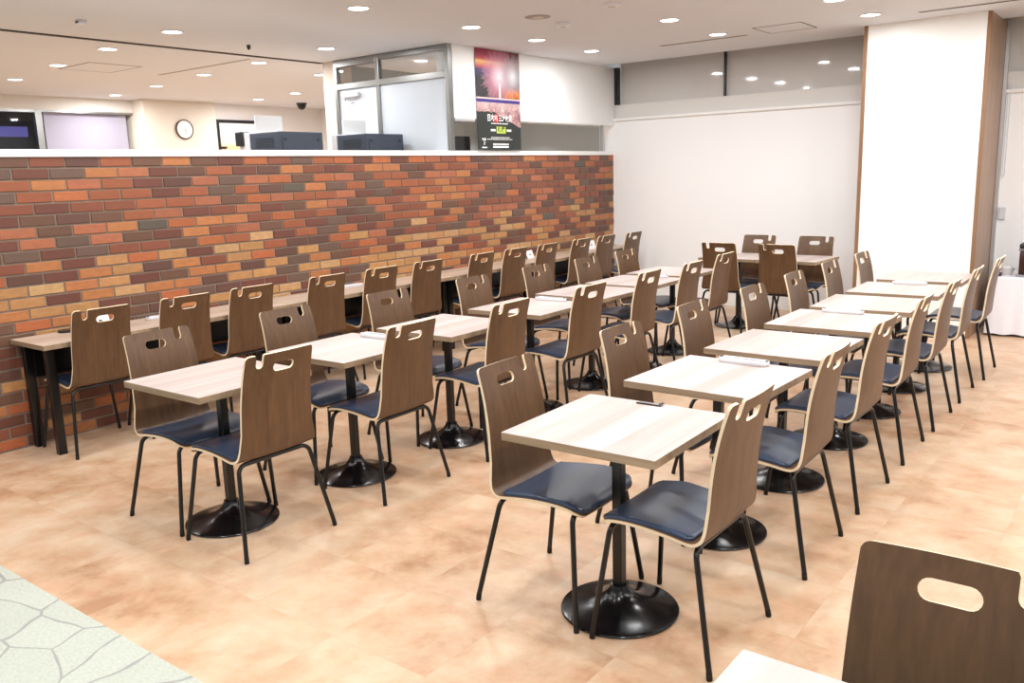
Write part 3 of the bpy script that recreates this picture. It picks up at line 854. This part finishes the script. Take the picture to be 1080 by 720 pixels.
def letters(name, txt, y, z, size, mat, dx=.0015, sx=1.0, bold=0.0, parent=po):
    cu = bpy.data.curves.new(name, 'FONT'); cu.body = txt; cu.size = size; cu.align_x = 'CENTER'; cu.align_y = 'CENTER'; cu.offset = bold
    o = bpy.data.objects.new(name, cu); C.objects.link(o)
    dg = bpy.context.evaluated_depsgraph_get(); me = bpy.data.meshes.new_from_object(o.evaluated_get(dg))
    C.objects.unlink(o); bpy.data.objects.remove(o)
    me.materials.clear(); me.materials.append(mat)
    o = bpy.data.objects.new(name, me); C.objects.link(o); o.parent = parent
    o.matrix_parent_inverse = Matrix.Identity(4)
    o.location = (dx, y, z); o.rotation_euler = (PI/2, 0, PI/2); o.scale = (sx, 1, 1)
    return o
bm = bmesh.new(); lathe(bm, [(0, .0006), (.046, .0006), (.046, .0012), (0, .0012)], 28)
bmesh.ops.rotate(bm, verts=bm.verts[:], cent=(0, 0, 0), matrix=Matrix.Rotation(PI/2, 3, 'Y')); bmesh.ops.translate(bm, verts=bm.verts[:], vec=(0, .305, .312))
obj('red_disc', bm, M['red_print'], po)
letters('headline', '日本', .215, .312, .075, M['pure_white'], bold=.002, sx=.80)
letters('headline', '新', .305, .312, .062, M['pure_white'], dx=.002, bold=.0012)
letters('headline', '三大夜景', .455, .312, .072, M['pure_white'], bold=.002, sx=.78)
obj('lime_tile', B(.0003, .001, .305, .455, .165, .232), M['lime_print'], po)
letters('city_name', '札幌', .380, .200, .062, M['ink'], dx=.0016, bold=.001)
def dashes(y0, y1, z, h, seed, gap=.012):
    bm = bmesh.new(); r = random.Random(seed); y = y0
    while y < y1:
        w = min(r.uniform(.008, .022), y1-y); box(bm, .0004, .001, y, y+w, z-h/2, z+h/2); y += w+r.uniform(.3, .8)*gap
    obj('small_print', bm, M['pure_white'], po)
for a in ((.22, .50, .262, .010, 1), (.21, .285, .195, .022, 2, .006), (.475, .55, .195, .022, 3, .006), (.21, .52, .122, .008, 4), (.15, .57, .104, .008, 5), (.24, .50, .055, .014, 6, .006), (.06, .14, .022, .012, 7, .005)): dashes(*a)
obj('white_bar', B(.0004, .001, .24, .50, .020, .038), M['pure_white'], po)
bm = bmesh.new(); tube(bm, [(.001, .062, .112), (.001, .075, .100), (.001, .115, .112), (.001, .120, .096), (.001, .085, .086), (.001, .112, .070), (.001, .090, .060), (.001, .098, .046)], .0055, 6)
obj('emblem', bm, M['pure_white'], po)

# far wall with blinds, transom glazing and the column ----------------------------
struct('wall_far', B(XW-.2, 4.2, YF, YF+.12, 0, 2.21), M['panel'])
struct('trim_4', B(XW+.02, 4.2, YF-.035, YF+.02, 2.205, 2.238, .004), M['pillar_white'])
struct('trim_5', B(XW, 4.2, YF+.03, YF+.12, 2.235, 2.40), M['cream'])
w = struct_empty('window_4', (0, 0, 0))
obj('glass_pane', B(XW+.06, 4.2, YF+.035, YF+.043, 2.40, CZ+.06), M['glass'], w)
obj('roller_screen', B(XW+.06, 4.2, YF+.09, YF+.10, 2.40, CZ+.06), M['screen'], w)
bm = bmesh.new(); box(bm, -4.18, -4.16, YF+.02, YF+.06, 2.40, CZ+.06); box(bm, XW-.0, XW+.07, YF+.0, YF+.06, 2.40, CZ); 
for x in (-1.05, 1.8): box(bm, x-.01, x+.01, YF+.02, YF+.06, 2.40, CZ+.06)
obj('window_frame', bm, M['dark_plastic'], w)
# column
CY = 8.57; CX0, CX1 = -2.41, -1.372
struct('wall_column', B(CX0+.03, CX1-.03, CY, YF+.05, 0, CZ), M['pillar_white'])
struct('trim_6', B(CX0-.004, CX0+.03, CY-.006, YF+.02, 0, CZ), M['trim_wood'])
bm = bmesh.new(); box(bm, CX1-.03, CX1, CY-.006, CY+.03, 0, CZ)
struct('trim_7', bm, M['trim_wood'])
struct('trim_8', B(CX1-.03, CX1-.003, CY+.03, YF, 0, CZ), M['pillar_wood'])
struct('trim_9', B(CX1+.0, CX1+.03, YF-.05, YF-.005, 0, CZ), M['alu'])
bm = bmesh.new(); tube(bm, [(CX1+.045, YF-.02, 2.30), (CX1+.045, YF-.022, 1.45), (CX1+.055, YF-.022, 1.43), (CX1+.065, YF-.022, 1.45), (CX1+.065, YF-.02, 2.30)], .004, 6)
tag(obj('blind_cord', bm, M['white_plastic'], smooth=40), 'white looped pull cord hanging beside the wood-clad side of the column', 'cord')
t = tag(obj('wall_switch', B(CX1+.04, CX1+.105, YF-.026, YF-.001, 1.03, 1.15, .01), M['white_plastic']), 'small white plate on the far wall right beside the column', 'switch')

# cloth covered table by the column ------------------------------------------------
TX0, TX1, TY0, TY1, TH = -1.275, .55, 8.86, 9.36, .545
t = thing('side_table', 'low table hidden under a white cloth beside the column', 'table', ((TX0+TX1)/2, (TY0+TY1)/2, 0))
cx, cy = (TX0+TX1)/2, (TY0+TY1)/2
obj('table_top', B(TX0-cx+.01, TX1-cx-.01, TY0-cy+.01, TY1-cy-.01, TH-.03, TH-.004), M['table_top'], t)
for a in (TX0-cx+.06, TX1-cx-.06):
    for b in (TY0-cy+.06, TY1-cy-.06): obj('leg', B(a-.02, a+.02, b-.02, b+.02, 0, TH-.03), M['black_metal'], t)
bm = bmesh.new()
per = []
def edge_pts(p, q, n):
    return [(p[0]+(q[0]-p[0])*k/n, p[1]+(q[1]-p[1])*k/n) for k in range(n)]
per = edge_pts((TX0, TY0), (TX1, TY0), 90) + edge_pts((TX1, TY0), (TX1, TY1), 26) + edge_pts((TX1, TY1), (TX0, TY1), 90) + edge_pts((TX0, TY1), (TX0, TY0), 26)
def nrm(i):
    a, b = per[i-1], per[(i+1) % len(per)]; d = Vector((b[0]-a[0], b[1]-a[1])).normalized(); return Vector((d.y, -d.x))
rows = []
for zf in (1.0, .985, .93, .75, .5, .25, .06, .035):
    r = []
    for i, (x, y) in enumerate(per):
        fall = 1-zf
        ph = i*.41
        wv = (.010*math.sin(ph)+.006*math.sin(ph*2.3+1))*fall + (.004 if zf < 1 else 0)+.022*fall
        nv = nrm(i)
        yy = y+nv.y*wv
        if nv.y > .5: yy = min(yy, YF-.02)
        r.append(bm.verts.new((x+nv.x*wv, yy, TH*zf+(.004*math.sin(ph*1.7) if zf < .05 else 0))))
    rows.append(r)
N = len(per)
for a, b in zip(rows, rows[1:]):
    for i in range(N): bm.faces.new((a[i], b[i], b[(i+1) % N], a[(i+1) % N]))
bm.faces.new(rows[0])
tag(obj('tablecloth', bm, M['cloth'], smooth=50), 'white cloth hanging to the floor over the low table by the column', 'tablecloth')
dsp = thing('drink_dispenser', 'dark brown drink dispenser on the white cloth at the picture edge', 'dispenser', (-.965, 9.03, TH))
obj('dispenser_body', B(-.10, .16, -.12, .12, .02, .235, .012), M['coffee'], dsp, smooth=35)
obj('dispenser_lid', B(-.105, .165, -.125, .125, .255, .30, .012), M['dark_plastic'], dsp, smooth=35)
obj('chrome_band', B(-.107, .167, -.127, .127, .235, .255, .004), M['steel'], dsp)
obj('dispenser_base', B(-.115, .175, -.15, .135, 0, .02, .005), M['grey_plastic'], dsp)
bm = bmesh.new(); tube(bm, [(.03, -.12, .14), (.03, -.165, .135), (.03, -.17, .10)], .011, 10); obj('tap', bm, M['steel'], dsp, smooth=40)
bo = thing('snack_bowl', 'pale pinkish bowl with a crumpled wrapper beside the drink dispenser', 'bowl', (-1.17, 9.05, TH))
bm = bmesh.new(); lathe(bm, [(0, .002), (.032, 0), (.045, .02), (.058, .05), (.062, .062), (.058, .062), (.042, .024), (.027, .008), (0, .008)], 28); obj('bowl_body', bm, M['pink_white'], bo, smooth=50)
bm = bmesh.new(); r = bmesh.ops.create_icosphere(bm, subdivisions=3, radius=.045)
for v in bm.verts:
    v.co *= 1+.16*math.sin(v.co.x*130)*math.sin(v.co.y*110+1)*math.sin(v.co.z*120); v.co.z = v.co.z*.62+.060
obj('wrapper', bm, M['card'], bo, smooth=80)
cp = thing('spoon_rest', 'small black spoon rest at the near edge of the white cloth', 'spoon rest', (-1.215, 8.915, TH))
obj('rest_block', B(-.02, .02, -.03, .03, 0, .035, .006), M['dark_plastic'], cp, smooth=35)
bm = bmesh.new(); tube(bm, [(0, .026, .026), (-.015, .06, .032), (-.03, .09, .042)], .006, 8); obj('spoon_handle', bm, M['steel'], cp, smooth=40)

# ------------------------------------------------------------------ ceiling fittings
def make_light():
    t = thing('ceiling_downlight', 'x', 'ceiling light', (0, 0, CZ), 0, 'recessed ceiling downlights')
    bm = bmesh.new(); lathe(bm, [(.078, -.0005), (.092, -.0005), (.092, -.005), (.078, -.008), (.074, -.004), (.078, -.0005)], 32); obj('trim_ring', bm, M['white_plastic'], t, smooth=40)
    bm = bmesh.new(); lathe(bm, [(0, -.003), (.074, -.003), (.074, -.0008), (0, -.0008)], 32); obj('lamp_disc', bm, M['lamp'], t)
    return t
LIGHT = make_light()
vis = [(-4.904, 4.605, 'first of the line of four above the inner edge of the counter'), (-4.875, 5.861, 'second of the line of four above the inner edge of the counter'), (-4.917, 6.870, 'third of the line of four, just past the poster'), (-4.968, 7.920, 'last of the line of four, nearest the far corner'),
       (-3.524, 6.853, 'over the aisle, the one further from the far wall'), (-3.566, 7.919, 'in front of the long ceiling slot by the far wall'), (-2.197, 7.952, 'right in front of the white column'), (-2.208, 7.013, 'cut by the top edge before the column'),
       (-6.676, 4.178, 'just on the room side of the dark ceiling joint, first of two'), (-6.582, 5.730, 'just on the room side of the dark ceiling joint, near the glass partition'),
       (-7.859, 4.250, 'first beyond the dark ceiling joint in the nearer line'), (-9.176, 4.415, 'second beyond the dark ceiling joint, over the square hatch'), (-10.621, 4.608, 'far at the back, nearest the dark window'),
       (-7.800, 5.855, 'first beyond the dark joint in the line towards the clock'), (-9.016, 5.991, 'second beyond the dark joint in the line towards the clock'), (-10.379, 6.198, 'third beyond the dark joint, before the clock pillar'), (-11.694, 6.356, 'last one, close to the soffit beside the clock pillar'),
       (-10.150, 8.205, 'over the service corner, nearer the dome camera'), (-11.202, 8.344, 'over the service corner, above the framed board'), (-8.226, 7.046, 'over the service corner, behind the beige wall end')]
for i, (x, y, lb) in enumerate(vis):
    o = LIGHT if i == 0 else copy_tree(LIGHT)
    o.location = (x, y, CZ); o['label'] = 'round downlight ' + lb
LP = [(x, y) for x, y, _ in vis]
for x in (-4.92, -3.58, -2.26, -.92, .45, 1.8):
    for y in (7.9, 6.84, 5.78, 4.62, 3.5, 2.4, 1.2, -.2):
        if not any(abs(x-a) < .3 and abs(y-b) < .4 for a, b in LP) and not (x == -3.58 and abs(y-5.78) < .1): LP.append((x, y))
for x in (-6.62, -7.8, -9.1, -10.5):
    for y in (2.6, 1.0): LP.append((x, y))
LAMP_W = 9.0
ld = bpy.data.lights.new('downlight_beam', 'AREA'); ld.shape = 'DISK'; ld.size = .14; ld.energy = LAMP_W; ld.color = (.985, .99, 1.0); ld.spread = math.radians(180)
ld3 = ld.copy(); ld3.energy = 24
for x, y in LP:
    o = bpy.data.objects.new('downlight_beam', ld3 if x < -7.5 and y > 5 else ld); C.objects.link(o); o.location = (x, y, CZ-.012)
ld2 = bpy.data.lights.new('inner_room_beam', 'AREA'); ld2.shape = 'DISK'; ld2.size = .3; ld2.spread = math.radians(84); ld2.energy = 42; ld2.color = (1, .97, .98)
for x, y in ((-6.7, 7.5), (-6.7, 8.6)):
    o = bpy.data.objects.new('inner_room_beam', ld2); C.objects.link(o); o.location = (x, y, CZ-.02)

def slot(x0, x1, y, label, w=.035):
    t = thing('air_slot', label, 'air vent', (x0, y, CZ), 0, 'linear air slots in the ceiling')
    L = x1-x0
    bm = bmesh.new(); box(bm, 0, L, -w/2-.008, -w/2, -.004, 0); box(bm, 0, L, w/2, w/2+.008, -.004, 0); obj('slot_frame', bm, M['soffit'], t)
    obj('slot_gap', B(0, L, -w/2, w/2, -.003, -.0005), M['dark_gap'], t)
slot(-4.31, -3.39, 8.19, 'long dark air slot in the ceiling before the grey transom')
slot(-1.86, -.2, 8.16, 'long dark air slot in the ceiling in front of the white column', .045)
t = slot(-9.33, -7.64, 5.62, 'thin dark air slot beyond the ceiling joint, towards the back of the hall', .02)
def hatch(x0, x1, y0, y1, label):
    t = thing('ceiling_hatch', label, 'hatch', (x0, y0, CZ), 0, 'square hatches in the ceiling')
    a, b, w = x1-x0, y1-y0, .012
    bm = bmesh.new(); box(bm, 0, a, 0, w, -.002, 0); box(bm, 0, a, b-w, b, -.002, 0); box(bm, 0, w, w, b-w, -.002, 0); box(bm, a-w, a, w, b-w, -.002, 0)
    obj('hatch_frame', bm, M['dark_gap'], t)
    obj('hatch_panel', B(w, a-w, w, b-w, -.0015, 0), M['ceil'], t)
hatch(-3.20, -2.75, 7.84, 8.29, 'square inspection hatch in the ceiling before the white column')
hatch(-9.46, -8.80, 4.55, 5.12, 'square inspection hatch in the ceiling at the back of the hall')
def disc(x, y, r, h, mat, name, label, cat, inner=None):
    t = thing(name, label, cat, (x, y, CZ))
    bm = bmesh.new(); lathe(bm, [(0, -h), (r*.8, -h), (r, -h*.4), (r, -.0005), (0, -.0005)], 32); obj('housing', bm, mat, t, smooth=40)
    bm = bmesh.new(); lathe(bm, [(0, -h-.004), (r*.45, -h-.003), (r*.5, -h), (0, -h)], 24); obj('centre_cap', bm, inner or M['soffit'], t, smooth=40)
M['speaker_mesh'] = plain('speaker_mesh', (160, 155, 152), .8, mottle=.08, scale=200)
disc(-4.211, 5.904, .105, .006, M['speaker_mesh'], 'ceiling_speaker', 'large flat round ceiling speaker between the downlights', 'speaker')
disc(-4.232, 6.303, .06, .03, M['white_plastic'], 'smoke_detector', 'small round detector on the ceiling beside the flat speaker', 'smoke detector')
disc(-3.511, 5.888, .07, .02, M['white_plastic'], 'heat_detector', 'pale round detector close to the top edge over the aisle', 'detector')
t = thing('motion_sensor', 'small white boxy sensor on the ceiling near the dark joint', 'sensor', (-6.66, 3.417, CZ))
obj('sensor_box', B(-.035, .035, -.03, .03, -.03, -.0005, .006), M['white_plastic'], t); obj('sensor_lens', B(-.02, .02, -.034, -.03, -.024, -.010, .0015), M['ink'], t)
def dome(x, y, r, label, mat=None):
    t = thing('dome_camera', label, 'camera', (x, y, CZ), 0, 'black dome cameras')
    bm = bmesh.new(); lathe(bm, [(0, -.0005), (r, -.0005), (r, -.02), (r*.93, -.026), (0, -.026)], 24); obj('mount_ring', bm, M['dark_plastic'], t, smooth=40)
    bm = bmesh.new(); lathe(bm, [(r*.85, -.026)] + [(r*.85*math.cos(a), -.026-r*.95*math.sin(a)) for a in (.3, .6, .9, 1.2, 1.45)] + [(0, -.026-r*.95)], 24); obj('dome', bm, M['black_gloss'], t, smooth=60)
dome(-6.873, 5.061, .018, 'tiny black dome camera on the ceiling near the dark joint')
dome(-11.386, 9.314, .085, 'black dome camera on the ceiling above the framed board and kiosks')

# ------------------------------------------------------------------ world, camera, view
W = bpy.data.worlds.new('World'); S.world = W; W.use_nodes = True
bg = W.node_tree.nodes['Background']; bg.inputs[0].default_value = (.98, .99, 1, 1); bg.inputs[1].default_value = .4

f, pi_, ro, ya, H = 898.846, math.radians(11.0951), math.radians(-1.8045), math.radians(-37.7812), 1.6028
fw = Vector((math.sin(ya)*math.cos(pi_), math.cos(ya)*math.cos(pi_), -math.sin(pi_)))
r = Vector((math.cos(ya), -math.sin(ya), 0)); u = r.cross(fw)
r2 = r*math.cos(ro)+u*math.sin(ro); u2 = -r*math.sin(ro)+u*math.cos(ro)
cam = bpy.data.cameras.new('camera'); cam.sensor_width = 36; cam.lens = f*36/1080; cam.clip_start = .05
co = bpy.data.objects.new('camera', cam); C.objects.link(co)
m = Matrix((( r2.x, u2.x, -fw.x, 0), (r2.y, u2.y, -fw.y, 0), (r2.z, u2.z, -fw.z, H), (0, 0, 0, 1)))
co.matrix_world = m
S.camera = co
vs = S.view_settings
vs.view_transform = 'Standard'; vs.look = 'None'; vs.gamma = 1; vs.use_curve_mapping = False; vs.exposure = 0.33
